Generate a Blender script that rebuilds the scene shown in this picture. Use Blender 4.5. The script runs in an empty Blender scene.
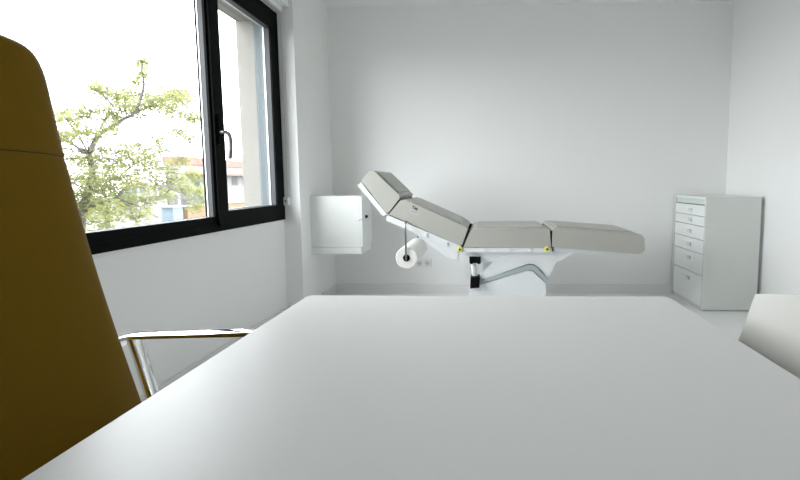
import bpy, bmesh, math, random
from mathutils import Vector, Matrix, Euler
random.seed(7)
scene = bpy.context.scene
COL = scene.collection
PI = math.pi

# ------------------------------------------------------------------ materials
def mat(name, col, rough=0.5, metal=0.0, spec=0.5, noise=0.0, nscale=30.0, bump=0.0, bscale=200.0, coat=0.0, sheen=0.0):
    m = bpy.data.materials.new(name); m.use_nodes = True
    nt = m.node_tree; b = nt.nodes['Principled BSDF']
    b.inputs['Base Color'].default_value = (*col, 1)
    b.inputs['Roughness'].default_value = rough
    b.inputs['Metallic'].default_value = metal
    b.inputs['Specular IOR Level'].default_value = spec
    b.inputs['Coat Weight'].default_value = coat
    b.inputs['Sheen Weight'].default_value = sheen
    tc = nt.nodes.new('ShaderNodeTexCoord')
    if noise:
        n = nt.nodes.new('ShaderNodeTexNoise'); n.inputs['Scale'].default_value = nscale; n.inputs['Detail'].default_value = 4
        nt.links.new(tc.outputs['Object'], n.inputs['Vector'])
        r = nt.nodes.new('ShaderNodeMapRange'); r.inputs['To Min'].default_value = 1 - noise; r.inputs['To Max'].default_value = 1 + noise
        nt.links.new(n.outputs['Fac'], r.inputs['Value'])
        h = nt.nodes.new('ShaderNodeHueSaturation'); h.inputs['Color'].default_value = (*col, 1)
        nt.links.new(r.outputs['Result'], h.inputs['Value'])
        nt.links.new(h.outputs['Color'], b.inputs['Base Color'])
    if bump:
        n2 = nt.nodes.new('ShaderNodeTexNoise'); n2.inputs['Scale'].default_value = bscale; n2.inputs['Detail'].default_value = 3
        nt.links.new(tc.outputs['Object'], n2.inputs['Vector'])
        bp = nt.nodes.new('ShaderNodeBump'); bp.inputs['Strength'].default_value = bump; bp.inputs['Distance'].default_value = 0.002
        nt.links.new(n2.outputs['Fac'], bp.inputs['Height']); nt.links.new(bp.outputs['Normal'], b.inputs['Normal'])
    return m

def leaf_mat(name, col, noise=0.35, trans=0.45, scale=3.0):
    m = bpy.data.materials.new(name); m.use_nodes = True
    nt = m.node_tree; nt.nodes.clear()
    out = nt.nodes.new('ShaderNodeOutputMaterial'); mx = nt.nodes.new('ShaderNodeMixShader')
    d = nt.nodes.new('ShaderNodeBsdfDiffuse'); t = nt.nodes.new('ShaderNodeBsdfTranslucent')
    tc = nt.nodes.new('ShaderNodeTexCoord'); n = nt.nodes.new('ShaderNodeTexNoise'); n.inputs['Scale'].default_value = scale
    r = nt.nodes.new('ShaderNodeMapRange'); r.inputs['To Min'].default_value = 1 - noise; r.inputs['To Max'].default_value = 1 + noise
    h = nt.nodes.new('ShaderNodeHueSaturation'); h.inputs['Color'].default_value = (*col, 1)
    nt.links.new(tc.outputs['Object'], n.inputs['Vector']); nt.links.new(n.outputs['Fac'], r.inputs['Value'])
    nt.links.new(r.outputs['Result'], h.inputs['Value'])
    nt.links.new(h.outputs['Color'], d.inputs['Color']); nt.links.new(h.outputs['Color'], t.inputs['Color'])
    mx.inputs['Fac'].default_value = trans
    nt.links.new(d.outputs[0], mx.inputs[1]); nt.links.new(t.outputs[0], mx.inputs[2]); nt.links.new(mx.outputs[0], out.inputs['Surface'])
    return m

def glass_mat(name):
    m = bpy.data.materials.new(name); m.use_nodes = True
    nt = m.node_tree; nt.nodes.clear()
    out = nt.nodes.new('ShaderNodeOutputMaterial'); mx = nt.nodes.new('ShaderNodeMixShader')
    t = nt.nodes.new('ShaderNodeBsdfTransparent'); t.inputs['Color'].default_value = (0.935, 0.945, 0.95, 1)
    g = nt.nodes.new('ShaderNodeBsdfGlossy'); g.inputs['Roughness'].default_value = 0.02
    f = nt.nodes.new('ShaderNodeLayerWeight'); pw = nt.nodes.new('ShaderNodeMath'); pw.operation = 'POWER'; pw.inputs[1].default_value = 4
    mr = nt.nodes.new('ShaderNodeMapRange'); mr.inputs['To Min'].default_value = 0.04; mr.inputs['To Max'].default_value = 0.8
    f.inputs['Blend'].default_value = 0.5
    nt.links.new(f.outputs['Facing'], pw.inputs[0]); nt.links.new(pw.outputs[0], mr.inputs['Value'])
    nt.links.new(mr.outputs['Result'], mx.inputs['Fac']); nt.links.new(t.outputs[0], mx.inputs[1]); nt.links.new(g.outputs[0], mx.inputs[2])
    nt.links.new(mx.outputs[0], out.inputs['Surface'])
    return m

M = dict(
    wall=mat('white_wall_paint', (0.865, 0.867, 0.857), 0.75, noise=0.008, nscale=2),
    ceil=mat('ceiling_paint', (0.84, 0.845, 0.84), 0.85, noise=0.01, nscale=2),
    floor=mat('floor_vinyl', (0.80, 0.80, 0.795), 0.32, noise=0.03, nscale=6),
    trim=mat('trim_paint', (0.78, 0.785, 0.77), 0.5, noise=0.01),
    frame=mat('black_window_aluminium', (0.0015, 0.002, 0.002), 0.5, spec=0.06, noise=0.1, nscale=60),
    spacer=mat('aluminium_spacer', (0.75, 0.77, 0.78), 0.35, metal=0.6, noise=0.03),
    reveal_sheen=mat('reveal_sheen_grey', (0.035, 0.038, 0.041), 0.5, noise=0.05),  # grey stands for sky light on the side faces of the black frame
    glass=glass_mat('window_glass'),
    outer=mat('outer_frame_paint', (0.085, 0.105, 0.112), 0.6, noise=0.03),
    concrete=mat('facade_concrete', (0.20, 0.19, 0.17), 0.9, noise=0.10, nscale=9, bump=0.3, bscale=60),
    desk=mat('desk_laminate', (0.765, 0.76, 0.75), 0.36, spec=0.32, noise=0.006, nscale=40),
    whitemetal=mat('white_painted_metal', (0.80, 0.82, 0.83), 0.4, noise=0.01),
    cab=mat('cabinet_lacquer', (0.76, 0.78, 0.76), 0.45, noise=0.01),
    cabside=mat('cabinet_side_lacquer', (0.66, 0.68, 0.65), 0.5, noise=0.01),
    drawer=mat('drawer_front_lacquer', (0.80, 0.82, 0.81), 0.42, noise=0.01),
    tray=mat('pale_green_glass_panel', (0.62, 0.69, 0.64), 0.25, noise=0.02),
    handle=mat('grey_pull', (0.64, 0.66, 0.67), 0.4, metal=0.1, noise=0.03),
    vinyl=mat('grey_beige_vinyl', (0.44, 0.435, 0.395), 0.45, noise=0.03, nscale=12, bump=0.25, bscale=350),
    hinge=mat('dark_hinge', (0.02, 0.02, 0.02), 0.45, metal=0.3, noise=0.1),
    black=mat('black_plastic', (0.003, 0.003, 0.003), 0.6, spec=0.1, noise=0.1),
    grey=mat('arm_shade_grey', (0.40, 0.45, 0.47), 0.4, noise=0.03),  # shade put into colour: the dark gap between bed base and arm cover
    yellow=mat('yellow_cap', (0.75, 0.72, 0.12), 0.4, noise=0.05),
    paper=mat('paper', (0.82, 0.80, 0.77), 0.9, noise=0.02, nscale=40),
    steel=mat('dark_steel_rod', (0.25, 0.25, 0.25), 0.3, metal=0.9, noise=0.05),
    chrome=mat('polished_chrome', (0.82, 0.82, 0.82), 0.07, metal=1.0, noise=0.01),
    gold=mat('mustard_upholstery', (0.158, 0.088, 0.001), 0.55, spec=0.08, noise=0.05, nscale=25, bump=0.2, bscale=500),
    seam=mat('dark_thread', (0.02, 0.012, 0.002), 0.8, noise=0.1),
    shell=mat('white_shell_plastic', (0.52, 0.51, 0.475), 0.42, noise=0.01),
    cream=mat('blind_fabric', (0.62, 0.63, 0.61), 0.8, noise=0.03, nscale=80),
    cord=mat('bead_cord', (0.70, 0.72, 0.71), 0.5, noise=0.03),
    socket=mat('socket_plastic', (0.80, 0.80, 0.77), 0.35, noise=0.01),
    sockethole=mat('socket_recess', (0.60, 0.60, 0.57), 0.5, noise=0.02),
    bark=mat('bark', (0.045, 0.037, 0.032), 0.9, noise=0.3, nscale=20, bump=0.5, bscale=40),
    leaf=leaf_mat('leaf_green', (0.205, 0.215, 0.09)),
    leaf2=leaf_mat('leaf_green_far', (0.095, 0.12, 0.05), scale=1.0),
    leaf3=leaf_mat('leaf_olive_far', (0.125, 0.12, 0.06), scale=1.0),
    street=mat('pavement', (0.13, 0.13, 0.125), 0.9, noise=0.15, nscale=0.4),
    stucco=mat('white_stucco', (0.19, 0.183, 0.175), 0.9, noise=0.05, nscale=0.5),
    terracotta=mat('terracotta', (0.155, 0.09, 0.07), 0.9, noise=0.15, nscale=1.5),
    roofgrey=mat('grey_roof', (0.045, 0.05, 0.058), 0.8, noise=0.1),
    dark=mat('dark_window', (0.03, 0.033, 0.037), 0.6, noise=0.1),
    tan=mat('tan_brick', (0.15, 0.098, 0.055), 0.9, noise=0.15, nscale=2),
    blue=mat('light_blue_paint', (0.085, 0.12, 0.15), 0.5, noise=0.05),
    pole=mat('pale_pole', (0.2, 0.205, 0.21), 0.5, noise=0.05),
)

# ------------------------------------------------------------------ helpers
def world_loc(o):
    v = Vector((0, 0, 0))
    while o is not None:
        v += o.location; o = o.parent
    return v

def obj(name, bm, m, parent=None, smooth=False, bevel=0.0, seg=3, local=False, origin=None):
    """one mesh object; vertices are given in world coordinates unless local"""
    if bevel: 
        bmesh.ops.bevel(bm, geom=[e for e in bm.edges if len(e.link_faces) == 2 and e.calc_face_angle(0) > 0.35], offset=bevel, segments=seg, profile=0.5, affect='EDGES', clamp_overlap=True)
    bmesh.ops.recalc_face_normals(bm, faces=bm.faces)
    me = bpy.data.meshes.new(name)
    off = Vector((0, 0, 0))
    if parent is not None and not local: off = world_loc(parent)
    if origin is not None and not local: off = Vector(origin)
    if not local: bmesh.ops.translate(bm, verts=bm.verts, vec=-off)
    bm.to_mesh(me); bm.free()
    for p in me.polygons: p.use_smooth = smooth
    if smooth and hasattr(me, 'set_sharp_from_angle'): me.set_sharp_from_angle(angle=math.radians(40))
    me.materials.append(m if not isinstance(m, str) else M[m])
    o = bpy.data.objects.new(name, me); COL.objects.link(o)
    if parent is not None: o.parent = parent
    elif origin is not None: o.location = origin
    return o

def tag(o, label, cat, group=None):
    o['label'] = label; o['category'] = cat
    if group: o['group'] = group
    return o

def thing(name, label, cat, loc, rotz=0.0, group=None):
    o = bpy.data.objects.new(name, None); COL.objects.link(o)
    o.empty_display_size = 0.1
    o.location = loc; o.rotation_euler = (0, 0, rotz)
    return tag(o, label, cat, group)

def structure(o):
    o['kind'] = 'structure'; return o

def B(): return bmesh.new()

def box(bm, lo, hi):
    x0, y0, z0 = lo; x1, y1, z1 = hi
    v = [bm.verts.new(p) for p in ((x0,y0,z0),(x1,y0,z0),(x1,y1,z0),(x0,y1,z0),(x0,y0,z1),(x1,y0,z1),(x1,y1,z1),(x0,y1,z1))]
    for f in ((0,3,2,1),(4,5,6,7),(0,1,5,4),(1,2,6,5),(2,3,7,6),(3,0,4,7)): bm.faces.new([v[i] for i in f])
    return bm

def bx(lo, hi): return box(B(), lo, hi)

def prism(bm, poly, y0, y1):
    """polygon in XZ extruded along Y"""
    a = [bm.verts.new((x, y0, z)) for x, z in poly]; b = [bm.verts.new((x, y1, z)) for x, z in poly]
    bm.faces.new(a); bm.faces.new(b[::-1])
    n = len(poly)
    for i in range(n): bm.faces.new((a[i], b[i], b[(i+1) % n], a[(i+1) % n]))
    return bm

def loft(bm, rings, cap=True, closed=False):
    R = [[bm.verts.new(p) for p in r] for r in rings]
    n = len(R[0]); k = len(R)
    for i in range(k if closed else k - 1):
        A, Bq = R[i], R[(i+1) % k]
        for j in range(n): bm.faces.new((A[j], A[(j+1) % n], Bq[(j+1) % n], Bq[j]))
    if cap and not closed: bm.faces.new(R[0][::-1]); bm.faces.new(R[-1])
    return bm

def frames(path):
    pts = [Vector(p) for p in path]; out = []
    up = None
    for i, p in enumerate(pts):
        t = (pts[min(i+1, len(pts)-1)] - pts[max(i-1, 0)]).normalized()
        if up is None:
            up = Vector((0, 1, 0)) if abs(t.y) < 0.9 else Vector((0, 0, 1))
        s = (up - t * up.dot(t)).normalized(); up = s
        out.append((p, s, t.cross(s)))
    return out

def tube(bm, path, r, n=10, cap=True):
    rr = r if isinstance(r, (list, tuple)) else [r] * len(path)
    rings = []
    for (p, s, q), ra in zip(frames(path), rr):
        rings.append([p + (s * math.cos(2*PI*j/n) + q * math.sin(2*PI*j/n)) * ra for j in range(n)])
    return loft(bm, rings, cap)

def flatbar(bm, path, w, t, n=16, e=4.0):
    """super-elliptic bar: w along the first frame axis (Y), t across"""
    rings = []
    for p, s, q in frames(path):
        ring = []
        for j in range(n):
            a = 2*PI*j/n; c, d = math.cos(a), math.sin(a)
            ring.append(p + s * (math.copysign(abs(c) ** (2/e), c) * w/2) + q * (math.copysign(abs(d) ** (2/e), d) * t/2))
        rings.append(ring)
    return loft(bm, rings)

def cyl(bm, a, b, r, n=20, r2=None):
    return tube(bm, [a, b], [r, r if r2 is None else r2], n)

def lathe(bm, prof, c, axis='z', n=28):
    rings = []
    for r, h in prof:
        ring = []
        for j in range(n):
            a = 2*PI*j/n; u, v = r*math.cos(a), r*math.sin(a)
            ring.append(Vector(c) + (Vector((u, v, h)) if axis == 'z' else Vector((u, h, v)) if axis == 'y' else Vector((h, u, v))))
        rings.append(ring)
    return loft(bm, rings)

def smoothpath(pts, k=6):
    P = [Vector(p) for p in pts]; out = []
    for i in range(len(P) - 1):
        p0, p1, p2, p3 = P[max(i-1, 0)], P[i], P[i+1], P[min(i+2, len(P)-1)]
        for s in range(k):
            t = s / k
            out.append(0.5 * ((2*p1) + (-p0+p2)*t + (2*p0-5*p1+4*p2-p3)*t*t + (-p0+3*p1-3*p2+p3)*t**3))
    out.append(P[-1]); return out
SKY, EXPO = 5, 1.47
BRANCHES = [
  (0.1,0.075,[(-7.20,6.61,-0.97),(-7.15,6.75,-0.33),(-7.10,6.77,0.15),(-7.00,6.79,0.67),(-6.95,6.93,1.20),(-6.90,6.85,1.56)]),
  (0.07,0.028,[(-6.90,6.85,1.56),(-6.90,6.96,1.76),(-6.90,7.04,1.89),(-6.90,7.14,1.97),(-6.80,7.26,2.10),(-6.70,7.37,2.24),(-6.60,7.50,2.37),(-6.55,7.60,2.67),(-6.50,7.63,2.92),(-6.50,7.61,3.19)]),
  (0.035,0.012,[(-6.90,7.04,1.89),(-7.00,7.21,2.06),(-7.20,7.56,2.35),(-7.30,7.75,2.59),(-7.40,7.68,2.81)]),
  (0.03,0.01,[(-6.60,7.50,2.37),(-6.50,7.74,2.54),(-6.40,8.00,2.75),(-6.40,8.52,2.92)]),
  (0.026,0.009,[(-6.70,7.37,2.18),(-6.50,7.51,2.20),(-6.30,7.70,2.12),(-6.20,7.97,1.97),(-6.10,8.24,1.88)]),
  (0.045,0.015,[(-6.90,6.85,1.56),(-7.10,6.90,1.65),(-7.30,6.91,1.78),(-7.40,6.86,1.93),(-7.50,6.84,2.08)]),
  (0.05,0.018,[(-7.00,6.79,0.67),(-6.80,6.77,0.66),(-6.70,6.89,0.72),(-6.60,6.98,0.79),(-6.50,7.00,0.91),(-6.40,7.09,1.07),(-6.30,7.17,1.14),(-6.20,7.32,1.18)]),
  (0.035,0.012,[(-6.60,6.98,0.79),(-6.50,7.03,0.73),(-6.40,7.20,0.63),(-6.30,7.34,0.49),(-6.20,7.44,0.37)]),
  (0.035,0.012,[(-6.95,6.93,1.20),(-7.10,7.21,1.00),(-7.20,7.48,1.08),(-7.30,7.85,1.20)]),
  (0.02,0.008,[(-6.20,7.32,1.18),(-6.10,7.44,1.03),(-6.10,7.70,0.91),(-6.00,7.88,0.81)]),
]
CLUMPS = [
(-7.07,7.27,2.75,0.10),(-7.26,8.19,2.90,0.14),(-6.85,7.89,2.57,0.15),(-7.18,9.16,3.11,0.17),(-7.31,9.17,2.75,0.17),(-6.84,9.17,3.08,0.15),(-6.11,8.36,2.41,0.14),(-6.28,8.18,2.73,0.17),(-6.33,7.73,2.66,0.15),(-7.09,8.36,2.87,0.14),(-6.65,7.35,2.45,0.14),(-7.01,7.52,2.27,0.13),(-7.16,6.99,2.25,0.13),(-7.25,8.54,1.62,0.18),(-7.10,8.78,1.78,0.15),(-6.10,6.72,1.58,0.14),(-6.24,6.47,1.59,0.12),(-6.27,8.18,1.53,0.14),(-6.28,7.39,3.27,0.09),(-7.13,8.16,3.11,0.10),(-6.97,8.16,3.43,0.12),(-6.52,7.67,3.10,0.15),(-6.38,6.59,2.59,0.14),(-6.20,6.85,2.49,0.16),(-6.17,6.60,2.52,0.13),(-7.28,9.10,3.03,0.26),(-6.55,8.72,2.92,0.19),(-6.46,7.69,2.52,0.16),(-6.69,7.63,2.41,0.14),(-7.15,7.18,2.36,0.15),(-6.74,7.12,2.34,0.15),(-7.27,6.73,2.23,0.11),(-6.09,5.76,1.97,0.12),(-6.19,6.13,1.87,0.13),(-6.63,6.34,1.84,0.12),(-6.98,8.96,2.64,0.21),(-6.13,8.28,2.36,0.16),(-6.60,8.86,2.05,0.17),(-6.16,7.98,2.07,0.13),(-6.21,7.55,1.83,0.13),(-6.69,7.66,1.75,0.18),(-6.82,6.96,1.88,0.10),(-6.56,6.97,2.02,0.12),(-6.80,7.33,1.48,0.17),(-7.17,7.21,1.51,0.19),(-6.97,6.69,1.45,0.19),(-6.26,5.83,1.69,0.12),(-7.34,7.64,1.35,0.22),(-7.34,8.25,1.50,0.22),(-6.52,7.72,1.37,0.22),(-7.01,8.72,1.38,0.19),(-6.65,7.15,1.14,0.22),(-6.74,6.54,1.14,0.22),(-6.92,7.02,0.93,0.20),(-6.00,6.78,1.03,0.18),(-7.13,8.56,1.03,0.20),(-6.82,8.69,1.12,0.19),(-7.12,9.58,1.25,0.18),(-6.51,8.45,0.90,0.18),(-7.01,6.66,0.83,0.19),(-6.90,6.79,0.62,0.19),(-6.35,6.59,0.56,0.19),(-6.95,7.60,0.63,0.18),(-6.62,7.63,0.72,0.16),(-6.13,6.93,0.47,0.16),(-7.26,7.32,0.32,0.19),(-7.31,10.02,0.83,0.19),(-7.08,9.57,0.49,0.16),(-6.33,7.75,0.80,0.13),(-6.54,5.87,1.55,0.17),(-7.07,6.26,1.10,0.21),(-6.94,6.26,0.70,0.21),(-7.15,6.14,1.26,0.23),(-6.76,5.85,1.84,0.17),(-7.34,6.32,0.70,0.24),(-6.42,5.41,1.51,0.18),
]
# ------------------------------------------------------------------ room shell (metres; +Y into the room, window wall on -X)
YB, ZC, XP, XR, XW, YK = 3.70, 2.605, -1.418, 2.187, -1.55, -2.6
WY0, WY1, WZ0, WZ1 = 0.75, 3.03, 0.755, 2.285          # window opening in the left wall
structure(obj('floor', bx((XW-0.08, YK, -0.12), (XR+0.1, YB+0.1, 0)), 'floor'))
structure(obj('ceiling', bx((XW-0.08, YK, ZC), (XR+0.1, YB+0.1, ZC+0.12)), 'ceil'))
structure(obj('wall_back', bx((XW-0.08, YB, 0), (XR+0.1, YB+0.1, ZC)), 'wall'))
structure(obj('wall_right', bx((XR, YK, 0), (XR+0.1, YB, ZC)), 'wall'))
structure(obj('wall_front', bx((XW-0.08, YK-0.1, 0), (XR+0.1, YK, ZC)), 'wall'))
b = B()
box(b, (XW-0.08, YK, 0), (XW, YB, WZ0)); box(b, (XW-0.08, YK, WZ1), (XW, YB, ZC))
box(b, (XW-0.08, WY1, WZ0), (XW, YB, WZ1)); box(b, (XW-0.08, YK, WZ0), (XW, WY0, WZ1))
structure(obj('wall_left', b, 'wall'))
structure(obj('wall_pilaster', bx((XW, 3.03, 0), (XP, YB, ZC)), 'wall', bevel=0.004, seg=2))
# concrete facade outside: its jamb, soffit and sill frame the view
b = B()
FX0, FX1 = -1.835, XW-0.08
box(b, (FX0, YK, -3.2), (FX1, 5.5, 0.72)); box(b, (FX0, YK, 2.225), (FX1, 5.5, 3.2))
box(b, (FX0, 3.0, 0.72), (FX1, 5.5, 2.225)); box(b, (FX0, YK, 0.72), (FX1, 0.70, 2.225))
structure(obj('wall_exterior', b, 'concrete'))
# baseboards
def skirting(name, lo, hi): structure(obj(name, bx(lo, hi), 'trim', bevel=0.004, seg=2))
skirting('baseboard_back', (XP, YB-0.012, 0), (XR, YB, 0.08))
skirting('baseboard_right', (XR-0.012, YK, 0), (XR, YB-0.012, 0.08))
skirting('baseboard_left', (XW, YK, 0), (XW+0.012, 3.03, 0.08))
b = B(); box(b, (XP, 3.018, 0), (XP+0.012, YB-0.012, 0.08)); box(b, (XW+0.012, 3.018, 0), (XP, 3.03, 0.08))
structure(obj('baseboard_pilaster', b, 'trim', bevel=0.003, seg=2))

# ------------------------------------------------------------------ window
win = bpy.data.objects.new('window_1', None); COL.objects.link(win); win.location = (XW, 1.5, WZ0); structure(win)
FI, FO = XW+0.012, XW-0.052                             # frame front and back
b = B()
box(b, (FO, WY0, WZ0), (FI, WY1, 0.800)); box(b, (FO, WY0, 2.200), (FI, WY1, WZ1))
box(b, (FO, WY0, 0.800), (FI, WY0+0.06, 2.200)); box(b, (FO, 2.955, 0.800), (FI, WY1, 2.200))
box(b, (FO, 2.245, 0.800), (FI, 2.285, 2.200))
fr = obj('window_frame', b, 'frame', win)
# fixed pane: beads, spacer, glass
def ring(bm, x0, x1, y0, y1, z0, z1, w):
    box(bm, (x0, y0, z0), (x1, y1, z0+w)); box(bm, (x0, y0, z1-w), (x1, y1, z1))
    box(bm, (x0, y0, z0+w), (x1, y0+w, z1-w)); box(bm, (x0, y1-w, z0+w), (x1, y1, z1-w))
    return bm
fp = obj('fixed_pane', bx((XW-0.041, WY0+0.06, 0.80), (XW-0.036, 2.26, 2.20)), 'glass', win)
obj('glazing_bead', ring(B(), XW-0.004, FI-0.003, WY0+0.06, 2.282, 0.80, 2.20, 0.042), 'frame', fp)
obj('reveal_sheen_lining', ring(B(), XW-0.031, XW-0.004, WY0+0.06, 2.282, 0.80, 2.20, 0.041), 'reveal_sheen', fp)  # lining paints the sky-lit grey of the mullion's side reveal
obj('spacer_bar', ring(B(), XW-0.036, XW-0.031, WY0+0.06, 2.282, 0.80, 2.20, 0.043), 'spacer', fp)
obj('outer_bead', ring(B(), XW-0.045, XW-0.041, WY0+0.06, 2.282, 0.80, 2.20, 0.044), 'frame', fp)
# opening sash on the right
SX = FI+0.012
sash = obj('sash', ring(B(), XW-0.012, SX, 2.252, 2.985, 0.785, 2.226, 0.085), 'frame', win, bevel=0.003, seg=1)
obj('sash_glass', bx((XW-0.036, 2.285, 0.82), (XW-0.030, 2.955, 2.19)), 'glass', sash)
obj('reveal_sheen_lining', ring(B(), XW-0.022, SX-0.010, 2.252, 2.985, 0.785, 2.226, 0.0865), 'reveal_sheen', sash)  # same painted sky sheen, on the inner faces of the sash
obj('spacer_bar', ring(B(), XW-0.030, XW-0.022, 2.285, 2.954, 0.82, 2.195, 0.058), 'spacer', sash)
b = B()
box(b, (SX, 2.272, 1.255), (SX+0.010, 2.302, 1.425))
hd = obj('window_handle', b, 'frame', sash, bevel=0.004, seg=2)
b = B()
tube(b, smoothpath([(SX+0.008,2.287,1.325),(SX+0.030,2.287,1.326),(SX+0.041,2.298,1.323),(SX+0.045,2.313,1.307),(SX+0.045,2.318,1.265),(SX+0.044,2.314,1.215),(SX+0.042,2.304,1.175)]), [0.011]*30+[0.013]*7, 10)
obj('lever', b, 'steel', hd, smooth=True)
# painted reveal board between the frame and the concrete
structure(obj('trim_1', bx((-1.695, 2.984, 0.72), (FO-0.001, 2.9995, 2.224)), 'outer'))
structure(obj('trim_2', bx((-1.86, WY0, 0.705), (FO-0.001, 2.983, 0.765)), 'outer'))

# roller blind above the window with its bead chain
bl = thing('roller_blind', 'rolled-up off-white roller blind above the black window', 'blind', (-1.50, 1.5, 2.30))
obj('cassette', bx((XW, WY0, 2.328), (XW+0.105, 3.022, 2.405)), 'whitemetal', bl, bevel=0.006)
b = B(); cyl(b, (XW+0.05, WY0+0.02, 2.345), (XW+0.05, 2.995, 2.345), 0.030, 20)
obj('rolled_fabric', b, 'cream', bl, smooth=True)
obj('bottom_bar', bx((XW+0.045, WY0+0.02, 2.285), (XW+0.066, 3.0, 2.327)), 'whitemetal', bl, bevel=0.004, seg=2)
b = B()
for dx in (0.030, 0.048):
    pts = [(XW+dx, 3.005, z) for z in [2.325 - i*0.02 for i in range(73)]]
    tube(b, pts, [0.0022 + (0.0008 if i % 2 else 0) for i in range(len(pts))], 6)
ch = obj('bead_chain', b, 'cord', bl, smooth=True)
obj('chain_tensioner', bx((XW+0.022, 2.992, 0.865), (XW+0.056, 3.03, 0.925)), 'whitemetal', bl, bevel=0.006)
b = B(); cyl(b, (XW+0.039, 2.986, 0.897), (XW+0.039, 2.993, 0.897), 0.006, 12)
obj('screw', b, 'hinge', bl)

# ------------------------------------------------------------------ desk
DX0, DX1, DY0, DY1, DZ = -0.460, 0.464, -0.75, 1.010, 0.74
desk = thing('desk', 'long white laminate desk in the foreground between the two chairs', 'desk', (0.0, 0.13, 0))
b = bx((DX0, DY0, DZ-0.025), (DX1, DY1, DZ))
bmesh.ops.bevel(b, geom=[e for e in b.edges if abs(e.verts[0].co.z - e.verts[1].co.z) > 0.01], offset=0.014, segments=4, profile=0.5, affect='EDGES')
obj('tabletop', b, 'desk', desk, bevel=0.0025, seg=2)
for x in (DX0+0.06, DX1-0.06):
    for y in (DY0+0.06, DY1-0.06):
        obj('leg', bx((x-0.025, y-0.025, 0), (x+0.025, y+0.025, DZ-0.0652)), 'whitemetal', desk, bevel=0.004, seg=2)
b = B()
for x in (DX0+0.06, DX1-0.06): box(b, (x-0.02, DY0+0.04, DZ-0.065), (x+0.02, DY1-0.04, DZ-0.0252))
for y in (DY0+0.06, DY1-0.06): box(b, (DX0+0.081, y-0.02, DZ-0.065), (DX1-0.081, y+0.02, DZ-0.0252))
obj('under_frame', b, 'whitemetal', desk)

# ------------------------------------------------------------------ mustard executive chair (faces +X)
def sellip(cx, cy, z, tx, wy, n=56, e=2.9, tilt=0.0):
    out = []
    for j in range(n):
        a = 2*PI*j/n; c, d = math.cos(a), math.sin(a)
        u = math.copysign(abs(c) ** (2/2.3), c) * tx/2; v = math.copysign(abs(d) ** (2/e), d) * wy/2
        # slightly hollow front
        out.append(Vector((cx + u, cy + v, z - u*tilt)))
    return out
GY = 0.70
gc = thing('executive_chair', 'high-backed mustard executive chair with chrome arms left of the desk', 'chair', (-0.70, GY, 0))
def backrow(z):
    # measured lean of the backrest: right-hand outline and half width at height z
    t = (z - 0.43) / (1.35 - 0.43)
    x = -0.832 - 0.188 * t - 0.02 * math.sin(PI*t)
    w = 0.530 - 0.02 * t
    return x, w
def back_loft(z0, z1, n, pinch0, pinch1, round_top):
    b = B(); rings = []
    for i in range(n + 1):
        t = i / n; z = z0 + (z1 - z0) * t
        x, w = backrow(z); th = 0.105
        if round_top:
            k = max(0.0, (z - (z1 - 0.10)) / 0.10); s = math.sqrt(max(0.0, 1 - k**2.4))
            w -= 0.11 * (1 - s); k2 = max(0.0, (z - (z1 - 0.035)) / 0.035); th *= max(0.10, math.sqrt(max(0, 1 - k2*k2)))
        if pinch0 and i == 0: w -= 0.003; th -= 0.004
        if pinch1 and i == n: w -= 0.003; th -= 0.004
        rings.append(sellip(x - 0.052, GY, z, th, w, tilt=-0.2))
    loft(b, rings); return b
zs = 1.092
obj('backrest', back_loft(0.40, zs - 0.0014, 40, False, True, False), 'gold', gc, smooth=True)
obj('headrest', back_loft(zs + 0.0014, 1.357, 40, True, False, True), 'gold', gc, smooth=True)
x, w = backrow(zs); b = B(); loft(b, [sellip(x-0.052, GY, zs-0.004, 0.099, w-0.006, tilt=-0.2), sellip(x-0.052, GY, zs+0.004, 0.099, w-0.006, tilt=-0.2)])
obj('seam', b, 'seam', gc, smooth=True)
b = B(); rings = []
for i in range(13):
    t = i/12; k = abs(2*t-1); s = math.sqrt(max(0.0, 1 - k**6)) if k < 1 else 0
    xx = -0.88 + 0.46*t; h = 0.02 + 0.065*s; ww = 0.40 + 0.12*s
    rings.append([Vector((xx, GY + math.copysign(abs(math.cos(a))**0.4, math.cos(a))*ww/2, 0.425 + math.copysign(abs(math.sin(a))**0.6, math.sin(a))*h/2)) for a in [2*PI*j/28 for j in range(28)]])
loft(b, rings); obj('seat', b, 'gold', gc, smooth=True)
def arm(sy):
    yy = GY + sy*0.300
    b = B()
    flatbar(b, smoothpath([(-0.965, yy, 0.605), (-0.955, yy, 0.624), (-0.935, yy, 0.631), (-0.90, yy, 0.634), (-0.80, yy, 0.637), (-0.70, yy, 0.640), (-0.60, yy, 0.641), (-0.535, yy, 0.634), (-0.505, yy, 0.605), (-0.505, yy, 0.55), (-0.53, yy, 0.46), (-0.56, yy, 0.387)], 5), 0.036, 0.014)
    a = obj('armrest', b, 'chrome', gc, smooth=True)
    b = B(); flatbar(b, smoothpath([(-0.925, yy, 0.626), (-0.918, yy, 0.60), (-0.905, yy, 0.55), (-0.885, yy, 0.46), (-0.875, yy, 0.387)], 5), 0.032, 0.022)
    obj('arm_post', b, 'chrome', a, smooth=True)
    b = B(); flatbar(b, [(-0.90, yy, 0.385), (-0.70, yy, 0.383), (-0.54, yy, 0.385)], 0.03, 0.016)
    obj('side_rail', b, 'chrome', a, smooth=True)
arm(1); arm(-1)
b = B(); box(b, (-0.80, GY-0.315, 0.360), (-0.60, GY+0.315, 0.376)); obj('seat_plate', b, 'black', gc, bevel=0.003, seg=1)
b = B(); lathe(b, [(0.028,0.10),(0.028,0.24),(0.020,0.245),(0.020,0.359)], (-0.70, GY, 0)); obj('gas_column', b, 'chrome', gc, smooth=True)
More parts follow.
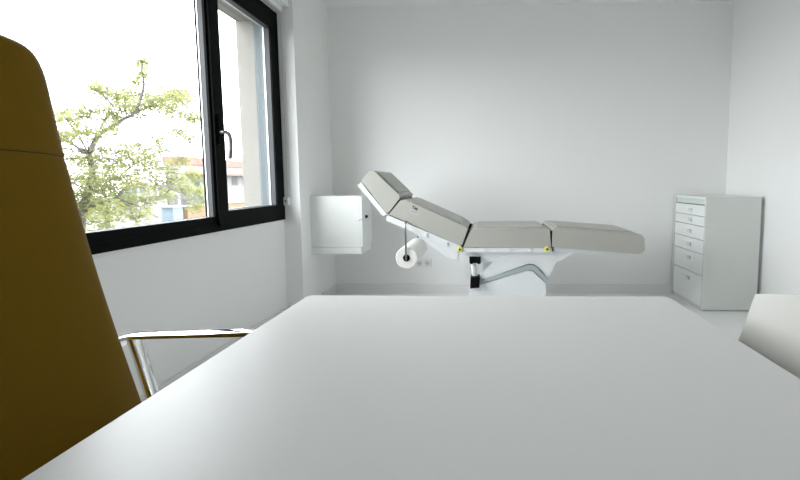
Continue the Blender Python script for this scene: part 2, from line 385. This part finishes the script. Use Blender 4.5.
for k in range(5):
    a = 2*PI*k/5 + 0.3; d = Vector((math.cos(a), math.sin(a), 0)); c = Vector((-0.70, GY, 0)); s = Vector((-d.y, d.x, 0))
    b = B(); rings = []
    for r, h, w_, t_ in ((0.015,0.115,0.05,0.05),(0.15,0.105,0.042,0.035),(0.27,0.082,0.03,0.022)):
        p = c + d*r
        rings.append([p + s*(w_/2) + Vector((0,0,h-t_/2)), p + s*(w_/2) + Vector((0,0,h+t_/2)), p - s*(w_/2) + Vector((0,0,h+t_/2)), p - s*(w_/2) + Vector((0,0,h-t_/2))])
    loft(b, rings); sp = obj('base_spoke', b, 'chrome', gc, bevel=0.004, seg=2)
    p = c + d*0.262; b = B()
    cyl(b, p + s*0.010 + Vector((0,0,0.03)), p + s*0.028 + Vector((0,0,0.03)), 0.030, 20); cyl(b, p - s*0.028 + Vector((0,0,0.03)), p - s*0.010 + Vector((0,0,0.03)), 0.030, 20)
    cyl(b, p - s*0.012 + Vector((0,0,0.03)), p + s*0.012 + Vector((0,0,0.03)), 0.008, 8); cyl(b, p + Vector((0,0,0.03)), p + Vector((0,0,0.075)), 0.007, 8)
    obj('caster', b, 'black', sp)

# ------------------------------------------------------------------ white shell chair (faces -X)
wc = thing('visitor_chair', 'white plastic shell chair tucked under the right side of the desk', 'chair', (0.42, 0.665, 0))
WCY, HW = 0.668, 0.232
prof = smoothpath([(0.165,0.425),(0.19,0.445),(0.27,0.446),(0.38,0.440),(0.46,0.446),(0.515,0.475),(0.545,0.53),(0.566,0.61),(0.588,0.69),(0.604,0.755),(0.612,0.792)], 5) if False else None
pp = [Vector((x, 0, z)) for x, z in ((0.150,0.425),(0.175,0.446),(0.27,0.447),(0.38,0.440),(0.46,0.446),(0.515,0.478),(0.555,0.535),(0.584,0.610),(0.606,0.690),(0.621,0.765),(0.630,0.815))]
pp = smoothpath(pp, 5)
b = B(); NV = 20
def shell_pt(i, j, off):
    p = pp[i]; t = (pp[min(i+1,len(pp)-1)] - pp[max(i-1,0)]).normalized(); nrm = Vector((-t.z, 0, t.x))   # towards the sitter
    v = -1 + 2*j/NV; tt = i/(len(pp)-1)
    hw = HW * (1.0 - 0.05*max(0, (tt-0.6)/0.4))
    if tt < 0.12: hw *= 0.93 + 0.07*(tt/0.12)
    lift = 0.030 * abs(v)**3 * min(1, tt*2) if tt < 0.6 else 0.030*abs(v)**2.2
    drop = 0.040 * v*v * max(0.0, (tt-0.75)/0.25)
    return Vector((p.x, WCY + v*hw, p.z - drop)) + nrm*(lift + off)
G = []
for off in (0.0, -0.007):
    G.append([[b.verts.new(shell_pt(i, j, off)) for j in range(NV+1)] for i in range(len(pp))])
for i in range(len(pp)-1):
    for j in range(NV):
        for g in G: b.faces.new((g[i][j], g[i+1][j], g[i+1][j+1], g[i][j+1]))
for i in range(len(pp)-1):
    for j in (0, NV): b.faces.new((G[0][i][j], G[0][i+1][j], G[1][i+1][j], G[1][i][j]))
for j in range(NV):
    for i in (0, len(pp)-1): b.faces.new((G[0][i][j], G[0][i][j+1], G[1][i][j+1], G[1][i][j]))
obj('seat_shell', b, 'shell', wc, smooth=True)
for sx in (-1, 1):
    for sy in (-1, 1):
        b = B(); tube(b, smoothpath([(0.36+sx*0.09, WCY+sy*0.14, 0.428), (0.36+sx*0.125, WCY+sy*0.17, 0.40), (0.36+sx*0.165, WCY+sy*0.195, 0.20), (0.36+sx*0.19, WCY+sy*0.21, 0.008)], 4), 0.010, 10)
        lg = obj('leg', b, 'chrome', wc, smooth=True)
        b = B(); lathe(b, [(0.011,0.0),(0.013,0.003),(0.013,0.012),(0.010,0.014)], (0.36+sx*0.19, WCY+sy*0.21, 0), n=12); obj('foot', b, 'black', lg)
b = B()
for sy in (-1, 1): cyl(b, (0.268, WCY+sy*0.14, 0.426), (0.452, WCY+sy*0.14, 0.426), 0.009, 10)
for xx in (0.30, 0.42): cyl(b, (xx, WCY-0.14, 0.426), (xx, WCY+0.14, 0.426), 0.008, 10)
obj('seat_frame', b, 'chrome', wc)

# ------------------------------------------------------------------ treatment bed
Y0, Y1 = 2.69, 3.18
bed = thing('treatment_bed', 'grey-beige padded treatment bed with raised back in front of the back wall', 'bed', (0.10, 2.99, 0))
def cushion(name, poly, inset=0.0):
    b = prism(B(), poly, Y0+inset, Y1-inset)
    return obj(name, b, 'vinyl', bed, smooth=True, bevel=0.018, seg=4)
def offs(p, q, d):
    """strip of thickness d below the line p-q"""
    a, c = Vector(p), Vector(q); t = (c-a).normalized(); n = Vector((t.y, -t.x)); 
    return [p, q, tuple(c + n*d), tuple(a + n*d)]
head = cushion('head_cushion', [(-0.835,1.048),(-0.778,1.112),(-0.750,1.113),(-0.577,0.945),(-0.578,0.925),(-0.652,0.832),(-0.672,0.830)])
back = cushion('back_cushion', [(-0.652,0.818),(-0.572,0.912),(-0.545,0.918),(-0.140,0.735),(-0.118,0.715),(-0.155,0.612),(-0.170,0.604)])
seatc = cushion('seat_cushion', [(-0.148,0.592),(-0.102,0.700),(-0.080,0.714),(0.412,0.718),(0.436,0.708),(0.445,0.594),(0.43,0.590)])
legc = cushion('leg_cushion', [(0.452,0.594),(0.455,0.712),(0.470,0.724),(1.025,0.683),(1.052,0.674),(1.068,0.650),(1.072,0.575),(1.060,0.554),(1.03,0.545)])
# softly raised centre pad on each section
def top_pad(par, p, q, h=0.011, sink=0.03):
    a, c = Vector(p), Vector(q); t = (c-a).normalized(); n = Vector((-t.y, t.x))
    b = prism(B(), [tuple(a - n*sink), tuple(c - n*sink), tuple(c + n*h), tuple(a + n*h)], Y0+0.050, Y1-0.040)
    obj('top_pad', b, 'vinyl', par, smooth=True, bevel=0.016, seg=4)
top_pad(head, (-0.742,1.101), (-0.600,0.963)); top_pad(back, (-0.515,0.903), (-0.165,0.745))
top_pad(seatc, (-0.055,0.7135), (0.392,0.717)); top_pad(legc, (0.490,0.722), (1.000,0.683))
# white trays under the cushions
obj('head_frame', prism(B(), offs((-0.842,1.034),(-0.672,0.822),0.030), Y0+0.01, Y1-0.01), 'whitemetal', bed, bevel=0.005)
bf = obj('back_frame', prism(B(), offs((-0.662,0.812),(-0.162,0.598),0.040), Y0+0.01, Y1-0.01), 'whitemetal', bed, bevel=0.005)
obj('back_cover', prism(B(), [(-0.52,0.704),(-0.19,0.560),(-0.19,0.500),(-0.26,0.510)], Y0+0.044, Y1-0.044), 'whitemetal', bed, bevel=0.008)
sf = obj('seat_frame', prism(B(), [(-0.155,0.588),(0.452,0.588),(0.452,0.556),(-0.150,0.556)], Y0+0.008, Y1-0.008), 'whitemetal', bed, bevel=0.005)
obj('leg_frame', prism(B(), [(0.470,0.588),(0.98,0.546),(0.97,0.528),(0.470,0.560)], Y0+0.03, Y1-0.03), 'whitemetal', bed, bevel=0.004)
obj('under_frame', prism(B(), [(-0.24,0.53),(-0.17,0.555),(0.585,0.555),(0.60,0.54),(0.52,0.488),(-0.20,0.480)], Y0+0.05, Y1-0.05), 'whitemetal', bed, bevel=0.008)
# clips along the rails
for x in (-0.005, 0.165, 0.305):
    obj('rail_clip', bx((x-0.008, Y0-0.001, 0.562), (x+0.008, Y0+0.010, 0.582)), 'whitemetal', sf, bevel=0.003, seg=1)
for t in (0.52, 0.80):
    p = Vector((-0.662,0.812)).lerp(Vector((-0.162,0.598)), t)
    obj('rail_clip', bx((p.x-0.008, Y0-0.001, p.y-0.036), (p.x+0.006, Y0+0.012, p.y-0.012)), 'whitemetal', bf, bevel=0.003, seg=1)
# hinges between the sections
def hinge(pts, r):
    for yy in (Y0+0.02, Y1-0.06):
        b = B(); tube(b, smoothpath([(x, yy, z) for x, z in pts], 3), r, 8); cyl(b, (pts[0][0], yy-0.012, pts[0][1]), (pts[0][0], yy+0.02, pts[0][1]), r*1.7, 10)
        obj('hinge', b, 'hinge', bed, smooth=True)
hinge([(-0.585,0.900),(-0.612,0.868),(-0.632,0.842),(-0.655,0.815)], 0.012)
hinge([(-0.118,0.690),(-0.132,0.665),(-0.142,0.63),(-0.156,0.590)], 0.013)
hinge([(0.447,0.690),(0.449,0.65),(0.449,0.62),(0.447,0.588)], 0.008)
# yellow-ringed pivot caps
for x, z in ((-0.172,0.578),(0.418,0.580)):
    b = B(); lathe(b, [(0.019,0.0),(0.019,-0.008),(0.012,-0.012)], (x, Y0+0.004, z), 'y', 20); yc = obj('pivot_cap', b, 'yellow', bed)
    yc['label'] = 'yellow pivot cap'
    b = B(); lathe(b, [(0.007,-0.0125),(0.007,-0.016)], (x, Y0+0.004, z), 'y', 12); obj('cap_screw', b, 'hinge', yc)
# maker's mark on the near side of the back cushion: dark wordmark with a faint oval below
mk = B(); d = Vector((0.40, 0, -0.19)).normalized(); u = Vector((-d.z, 0, d.x)); o0 = Vector((-0.497, Y0-0.0012, 0.861))
def stroke(x0, y0, x1, y1, w=0.0042):
    a = o0 + (d*x0 + u*y0)*0.72; c = o0 + (d*x1 + u*y1)*0.72; t = (c-a).normalized(); s = Vector((-t.z, 0, t.x))*w/2
    lo = [a-s, c-s, c+s, a+s]; A = [mk.verts.new(p) for p in lo]; C2 = [mk.verts.new(p + Vector((0,0.0022,0))) for p in lo]
    mk.faces.new(A); mk.faces.new(C2[::-1])
    for i in range(4): mk.faces.new((A[i], A[(i+1)%4], C2[(i+1)%4], C2[i]))
stroke(0,0.022,0.020,0.022); stroke(0.010,0.022,0.010,0.0)
stroke(0.024,0,0.032,0.020); stroke(0.032,0.020,0.040,0); stroke(0.027,0.008,0.037,0.008)
stroke(0.046,0.021,0.046,0); stroke(0.046,0.021,0.058,0.021); stroke(0.046,0.011,0.056,0.011); stroke(0.046,0.0,0.058,0.0)
obj('wordmark', mk, 'black', back)
mk2 = B(); rings = []
for k in range(24):
    a = 2*PI*k/24; c = o0 + d*(0.028+0.030*math.cos(a)) + u*(-0.018+0.013*math.sin(a)); e = o0 + d*(0.028+0.033*math.cos(a)) + u*(-0.018+0.016*math.sin(a))
    rings.append([c, e, e+Vector((0,0.002,0)), c+Vector((0,0.002,0))])
loft(mk2, rings, closed=True); obj('oval_mark', mk2, 'handle', back)
# lifting gear and base
b = prism(B(), [(-0.108,0.520),(-0.030,0.520),(-0.030,0.478),(-0.045,0.470),(-0.058,0.480),(-0.080,0.480),(-0.092,0.470),(-0.108,0.478)], Y0+0.02, Y0+0.10)
obj('pivot_block', b, 'black', bed, bevel=0.004, seg=2)
b = prism(B(), [(-0.100,0.384),(-0.036,0.384),(-0.040,0.312),(-0.104,0.306)], Y0+0.0, Y0+0.09)
obj('lower_block', b, 'black', bed, bevel=0.005, seg=2)
b = B(); tube(b, [(-0.085, Y0+0.06, 0.475), (-0.072, Y0+0.06, 0.38)], 0.020, 16)
obj('lift_link', b, 'whitemetal', bed, smooth=True)
b = prism(B(), [(-0.050,0.324),(-0.036,0.352),(0.300,0.462),(0.345,0.456),(0.432,0.362),(0.425,0.336),(0.330,0.422),(0.295,0.428)], Y0+0.04, Y1-0.06)
obj('arm_shade_bar', b, 'grey', bed, bevel=0.006, seg=2)  # bar coloured as the shaded gap above the base housing
obj('arm_cover', prism(B(), [(-0.045,0.345),(-0.02,0.40),(0.06,0.492),(0.50,0.492),(0.436,0.375),(0.345,0.462),(0.298,0.468)], Y0+0.055, Y1-0.075), 'whitemetal', bed)
obj('base_housing', prism(B(), [(-0.115,0.305),(-0.05,0.318),(0.29,0.424),(0.328,0.418),(0.420,0.330),(0.424,0.11),(-0.12,0.11)], Y0+0.045, Y1-0.065), 'whitemetal', bed, bevel=0.008)
obj('base_frame', bx((-0.42, Y0+0.05, 0.045), (0.74, Y1-0.05, 0.11)), 'whitemetal', bed, bevel=0.012)
for x in (-0.36, 0.68):
    for y in (Y0+0.11, Y1-0.11):
        b = B(); lathe(b, [(0.030,0.0),(0.032,0.006),(0.032,0.016),(0.012,0.020),(0.012,0.05)], (x, y, 0), n=18); obj('foot', b, 'black', bed)
# roll holder: two hooks and a rod
for yy, yb, e_ in ((2.635, 2.70, 1), (3.115, 3.08, -1)):
    b = B(); tube(b, smoothpath([(-0.535, yb, 0.770), (-0.533, yy+0.02*e_, 0.762), (-0.531, yy, 0.74), (-0.530, yy, 0.65), (-0.530, yy, 0.526), (-0.530, yy+0.002*e_, 0.519)], 4), 0.0065, 8)
    obj('roll_hook', b, 'steel', bed, smooth=True)
pr = thing('paper_roll', 'white couch paper roll hanging beneath the raised back of the bed', 'paper roll', (-0.530, 2.93, 0.526))
b = B(); n = 40; rings = []
for r, y in ((0.024, 2.65), (0.070, 2.65), (0.074, 2.654), (0.074, 3.096), (0.070, 3.10), (0.024, 3.10)):
    rings.append([Vector((-0.530 + r*math.cos(2*PI*j/n), y, 0.526 + r*math.sin(2*PI*j/n))) for j in range(n)])
loft(b, rings, closed=True); obj('paper', b, 'paper', pr, smooth=True)
b = B(); lathe(b, [(0.0235, 2.646), (0.0235, 3.104)], (-0.530, 0, 0.526), 'y', 24); obj('core', b, 'black', pr)

# ------------------------------------------------------------------ wall cabinet by the pilaster
wcab = thing('wall_cabinet', 'small white cabinet hung on the wall beside the window', 'cabinet', (-1.20, 3.34, 0.454))
obj('body', bx((XP+0.0005, 3.20, 0.508), (-1.014, 3.47, 0.926)), 'cab', wcab, bevel=0.003, seg=2)
obj('base_tray', bx((XP+0.0005, 3.194, 0.456), (-1.008, 3.47, 0.506)), 'cab', wcab, bevel=0.004, seg=2)
dr = obj('door', bx((-1.0135, 3.202, 0.512), (-0.996, 3.468, 0.924)), 'cab', wcab, bevel=0.003, seg=2)
b = B(); lathe(b, [(0.013, 0), (0.013, 0.010), (0.010, 0.016)], (-0.996, 3.300, 0.752), 'x', 18); obj('lock_knob', b, 'black', dr)
obj('latch', bx((-0.996, 3.096, 0.735), (-0.992, 3.240, 0.742)), 'handle', dr); obj('latch', bx((-0.996, 3.36, 0.755), (-0.992, 3.42, 0.760)), 'handle', dr)

# ------------------------------------------------------------------ double wall socket
so = thing('wall_socket', 'white double power socket low on the back wall below the bed', 'socket', (-0.580, YB, 0.279))
obj('cover_plate', bx((-0.655, YB-0.010, 0.241), (-0.505, YB-0.0002, 0.317)), 'socket', so, bevel=0.003, seg=2)
for x in (-0.617, -0.543):
    b = B(); n = 28
    lathe(b, [(0.024, -0.0105), (0.024, -0.0115), (0.020, -0.0118)], (x, YB, 0.279), 'y', n)
    w_ = obj('socket_well', b, 'sockethole', so)
    b = B()
    for dx in (-0.009, 0.009): lathe(b, [(0.003, -0.0119), (0.003, -0.0125)], (x+dx, YB, 0.279), 'y', 10)
    obj('pin_hole', b, 'hinge', w_)

# ------------------------------------------------------------------ drawer cabinet by the right wall
CX0, CX1, CY0, CY1, CZ = 1.724, 2.150, 3.166, 3.6875, 0.908
dc = thing('drawer_cabinet', 'white six-drawer cabinet in the corner against the right wall', 'cabinet', ((CX0+CX1)/2, (CY0+CY1)/2, 0))
b = B()
box(b, (CX0, CY0, 0.010), (CX1, CY0+0.018, CZ)); box(b, (CX0, CY1-0.018, 0.010), (CX1, CY1, CZ))
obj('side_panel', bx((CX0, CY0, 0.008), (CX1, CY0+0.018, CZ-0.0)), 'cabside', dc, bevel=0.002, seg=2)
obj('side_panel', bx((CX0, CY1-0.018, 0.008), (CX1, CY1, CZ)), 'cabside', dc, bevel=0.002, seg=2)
b.free()
obj('top_panel', bx((CX0+0.006, CY0+0.0185, CZ-0.018), (CX1, CY1-0.0185, CZ)), 'cab', dc, bevel=0.002, seg=2)
obj('inset_panel', bx((CX0+0.016, CY0+0.0185, 0.846), (CX0+0.030, CY1-0.0185, CZ-0.0182)), 'tray', dc)
obj('carcass', bx((CX0+0.032, CY0+0.0185, 0.03), (CX1-0.002, CY1-0.0185, 0.840)), 'cab', dc)
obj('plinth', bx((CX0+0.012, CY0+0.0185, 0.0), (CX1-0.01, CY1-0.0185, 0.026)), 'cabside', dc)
zsd = [0.842, 0.752, 0.672, 0.562, 0.450, 0.277, 0.028]
for i in range(6):
    z1, z0 = zsd[i]-0.0025, zsd[i+1]+0.0025
    d_ = obj('drawer', bx((CX0+0.004, CY0+0.022, z0), (CX0+0.0318, CY1-0.022, z1)), 'drawer', dc, bevel=0.002, seg=2)
    zc = (z0+z1)/2 if i < 4 else z1-0.055
    yc = (CY0+CY1)/2 - 0.02
    obj('label_holder', bx((CX0-0.002, yc+0.02, zc-0.009), (CX0+0.0038, yc+0.12, zc+0.009)), 'drawer', d_, bevel=0.002, seg=1)
    b = bx((CX0-0.009, yc-0.035, zc-0.014), (CX0+0.0038, yc+0.012, zc+0.014))
    obj('handle', b, 'handle', d_, bevel=0.006, seg=2)

# ------------------------------------------------------------------ outside
gz = -3.2
structure(obj('street_ground', bx((-120, -60, gz-0.2), (FX0-0.001, 140, gz)), 'street'))
def leaves(bm, c, r, n, ls, flat=0.75, rnd=random):
    c = Vector(c)
    for _ in range(n):
        v = Vector((rnd.gauss(0, 1), rnd.gauss(0, 1), rnd.gauss(0, 1)*flat)); v = v.normalized() * (rnd.random() ** 0.5) * r * 1.15
        p = c + v; e = Euler((rnd.uniform(-0.8, 0.8), rnd.uniform(-0.8, 0.8), rnd.uniform(0, 2*PI))).to_matrix()
        l = ls * rnd.uniform(0.7, 1.25); w = l*0.34
        q = [bm.verts.new(p + e @ Vector(k)) for k in ((-l/2,0,0),(-l*0.1,-w/2,l*0.05),(l/2,0,0),(-l*0.1,w/2,l*0.05))]
        bm.faces.new(q)
def nearest(c, pts): return min(pts, key=lambda p: (p-Vector(c)).length)
tree = thing('leafy_tree', 'light green tree with forked dark branches close outside the window', 'tree', (-7.2, 6.6, gz))
allp = []
tb = B(); tube(tb, smoothpath([(-7.25,6.5,gz),(-7.22,6.55,-2.2)] + BRANCHES[0][2], 4), [0.11 - 0.07*i/28 for i in range(29)], 10)
obj('trunk', tb, 'bark', tree, smooth=True)
for r0, r1, pts in BRANCHES[1:]:
    sp = smoothpath(pts, 4); k = len(sp)
    b = B(); tube(b, sp, [0.62*(r0 + (r1-r0)*i/(k-1)) for i in range(k)], 8); obj('branch', b, 'bark', tree, smooth=True); allp += sp
allp += smoothpath(BRANCHES[0][2], 4)
b = B(); tw = B()
for x, y, z, r in CLUMPS:
    r *= 1.15; leaves(b, (x, y, z), r, int(185*(r/0.2)**1.7)+40, 0.095)
    a = nearest((x, y, z), allp)
    if (a - Vector((x,y,z))).length > 0.05:
        m_ = a.lerp(Vector((x,y,z)), 0.5) + Vector((0,0,0.06)); tube(tw, smoothpath([a, m_, (x,y,z)], 3), [0.010]*6+[0.004], 5)
obj('foliage', b, 'leaf', tree); obj('twigs', tw, 'bark', tree)

def far_tree(x, y, h, r, m, label, ls=0.30, n=900):
    t = thing('street_tree', label, 'tree', (x, y, gz), group='trees lining the street')
    b = B(); tube(b, [(x, y, gz), (x+0.1, y, gz+h*0.35), (x, y+0.1, gz+h*0.75)], [0.16, 0.12, 0.05], 8); obj('trunk', b, 'bark', t, smooth=True)
    b = B()
    for k in range(9):
        leaves(b, (x+random.uniform(-.6,.6)*r, y+random.uniform(-.6,.6)*r, gz+h-r*0.8+random.uniform(-.7,.6)*r), r*random.uniform(.45,.7), n//9, ls, 0.9)
    obj('foliage', b, m, t)
FAR = [(-16.6, 14.8, 4.6, 1.6, 'leaf2', 'bushy street tree beyond the branches beside the chair back'),
       (-17.6, 18.0, 4.9, 1.2, 'leaf2', 'bushy street tree behind the slim pale street poles'),
       (-26, 34.8, 5.0, 1.7, 'leaf2', 'bushy street tree left of the mullion, behind the grey gabled house'),
       (-11.4, 11.9, 2.7, 1.0, 'leaf3', 'olive low tree beneath the forked branches'),
       (-27, 38.6, 2.7, 1.1, 'leaf3', 'rounded tree in front of the white apartment block, right pane')]
for x, y, h, r, m, l in FAR: far_tree(x, y, h, r, m, l)

def house(name, label, cat, lo, hi, m, parts):
    t = thing(name, label, cat, ((lo[0]+hi[0])/2, (lo[1]+hi[1])/2, gz))
    obj('walls', bx(lo, hi), m, t)
    for nm, l, h, mm in parts: obj(nm, bx(l, h), mm, t)
    return t
# long white apartment block: terracotta parapet, balcony bands, windows
pts = [('parapet', (-40.7, 49.8, 3.5), (-37.8, 76.2, 4.5), 'terracotta'), ('balcony', (-37.99, 50, 2.2), (-36.6, 76, 2.5), 'terracotta'), ('balcony', (-37.99, 50, -1.6), (-36.6, 76, -1.2), 'stucco')]
for k in range(9):
    for zz in (0.8, -1.1):
        pts.append(('window', (-38.05, 51+k*2.75, zz), (-37.95, 52.4+k*2.75, zz+1.3), 'dark'))
house('apartment_block', 'long white apartment block with terracotta parapet seen past the window handle', 'building', (-40.5, 50, gz), (-38, 76, 3.49), 'stucco', pts)
# small grey gabled house
hs = thing('gabled_house', 'small pale house with a grey gable roof behind the tree', 'building', (-23, 28.5, gz))
obj('walls', bx((-25, 26.5, gz), (-21, 29.4, -0.6)), 'stucco', hs)
b = B(); a0 = [(-25.2,26.2,-0.6),(-25.2,29.8,-0.6),(-25.2,27.6,1.0)]; a1 = [(-20.8,26.2,-0.6),(-20.8,29.8,-0.6),(-20.8,27.6,1.0)]
A = [b.verts.new(p) for p in a0]; C2 = [b.verts.new(p) for p in a1]; b.faces.new(A); b.faces.new(C2[::-1])
for i in range(3): b.faces.new((A[i], A[(i+1)%3], C2[(i+1)%3], C2[i]))
obj('roof', b, 'roofgrey', hs)
for y in (26.9, 28.3): obj('window', bx((-21.02, y, -2.3), (-20.95, y+0.8, -1.3)), 'dark', hs)
# pale house with dark balcony openings, left of the gable
pts = [('roof', (-19.6, 21.7, 0.72), (-17.8, 23.4, 0.86), 'roofgrey')]
for zz in (-0.3, -1.5): pts.append(('window', (-18.02, 22.2, zz), (-17.95, 22.9, zz+0.7), 'dark'))
house('terrace_house', 'pale flat-roofed house with dark openings above the blue kiosk', 'building', (-19.5, 21.9, gz), (-18, 23.2, 0.70), 'stucco', pts)
house('boundary_wall', 'low tan brick wall along the street below the gabled house', 'wall', (-18.3, 23.7, gz), (-18.0, 33, -0.35), 'tan', [('coping', (-18.4, 23.6, -0.345), (-17.9, 33.1, -0.27), 'stucco')])
house('street_kiosk', 'light blue kiosk with a white roof beside the tan wall', 'kiosk', (-16.8, 20.3, gz), (-16.2, 20.95, -0.2), 'blue', [('roof', (-16.9, 20.2, -0.195), (-16.1, 21.05, -0.1), 'stucco'), ('window', (-16.22, 20.45, -1.9), (-16.17, 20.8, -1.3), 'dark')])
house('garden_wall', 'long white garden wall in front of the white apartment block', 'wall', (-34.3, 42, gz), (-34, 64, 0.3), 'stucco', [('coping', (-34.4, 41.9, 0.305), (-33.9, 64.1, 0.4), 'pole')])
for y, h, l in ((14.7, 4.4, 'slim pale street pole standing left of a close pair, seen through the tree'), (15.25, 4.7, 'left one of the two slim pale street poles close together'), (15.55, 4.6, 'right one of the two slim pale street poles close together')):
    t = thing('street_pole', l, 'pole', (-13.0, y, gz), group='pale street poles')
    b = B(); tube(b, [(-13.0, y, gz), (-13.0, y, gz+h)], [0.045, 0.035], 10); obj('pole', b, 'pole', t, smooth=True)
    b = B(); lathe(b, [(0.05, h), (0.055, h+0.02), (0.03, h+0.05)], (-13.0, y, gz), n=12); obj('pole_cap', b, 'pole', t)

# ------------------------------------------------------------------ light: overcast sky through the window
w = bpy.data.worlds.new('overcast_sky'); scene.world = w; w.use_nodes = True
bg = w.node_tree.nodes['Background']
bg.inputs['Color'].default_value = (0.96, 0.985, 1.0, 1); bg.inputs['Strength'].default_value = SKY
pl = bpy.data.lights.new('window_daylight_portal', 'AREA'); pl.shape = 'RECTANGLE'; pl.size = 2.95; pl.size_y = 1.45
pl.cycles.is_portal = True
po = bpy.data.objects.new('window_daylight_portal', pl); COL.objects.link(po)
po.location = (-1.64, 1.55, 1.50)
po.rotation_euler = Matrix(((0,0,-1),(1,0,0),(0,-1,0))).to_euler()      # local -Z looks into the room (+X)
# ------------------------------------------------------------------ camera
yaw, pitch, roll = 0.0273, 0.0793, -0.0048
fwd = Vector((-math.sin(yaw)*math.cos(pitch), math.cos(yaw)*math.cos(pitch), -math.sin(pitch)))
rt = Vector((math.cos(yaw), math.sin(yaw), 0)); up = rt.cross(fwd)
c, s = math.cos(roll), math.sin(roll)
rt, up = c*rt + s*up, -s*rt + c*up
cd = bpy.data.cameras.new('camera'); cam = bpy.data.objects.new('camera', cd); COL.objects.link(cam)
mw = Matrix((rt, up, -fwd)).transposed().to_4x4(); mw.translation = (0, 0, 1.03); cam.matrix_world = mw
cd.sensor_fit = 'HORIZONTAL'; cd.sensor_width = 36; cd.lens = 18.0
cd.shift_x = (400 - 474.15)/800; cd.shift_y = (214.38 - 240)/800
cd.clip_start = 0.02; cd.clip_end = 400
scene.camera = cam
scene.view_settings.view_transform = 'Standard'; scene.view_settings.look = 'None'
scene.view_settings.exposure = EXPO; scene.view_settings.gamma = 1.0; scene.view_settings.use_curve_mapping = False
scene.cycles.max_bounces = 16; scene.cycles.diffuse_bounces = 10; scene.cycles.transparent_max_bounces = 24
scene.cycles.use_denoising = True
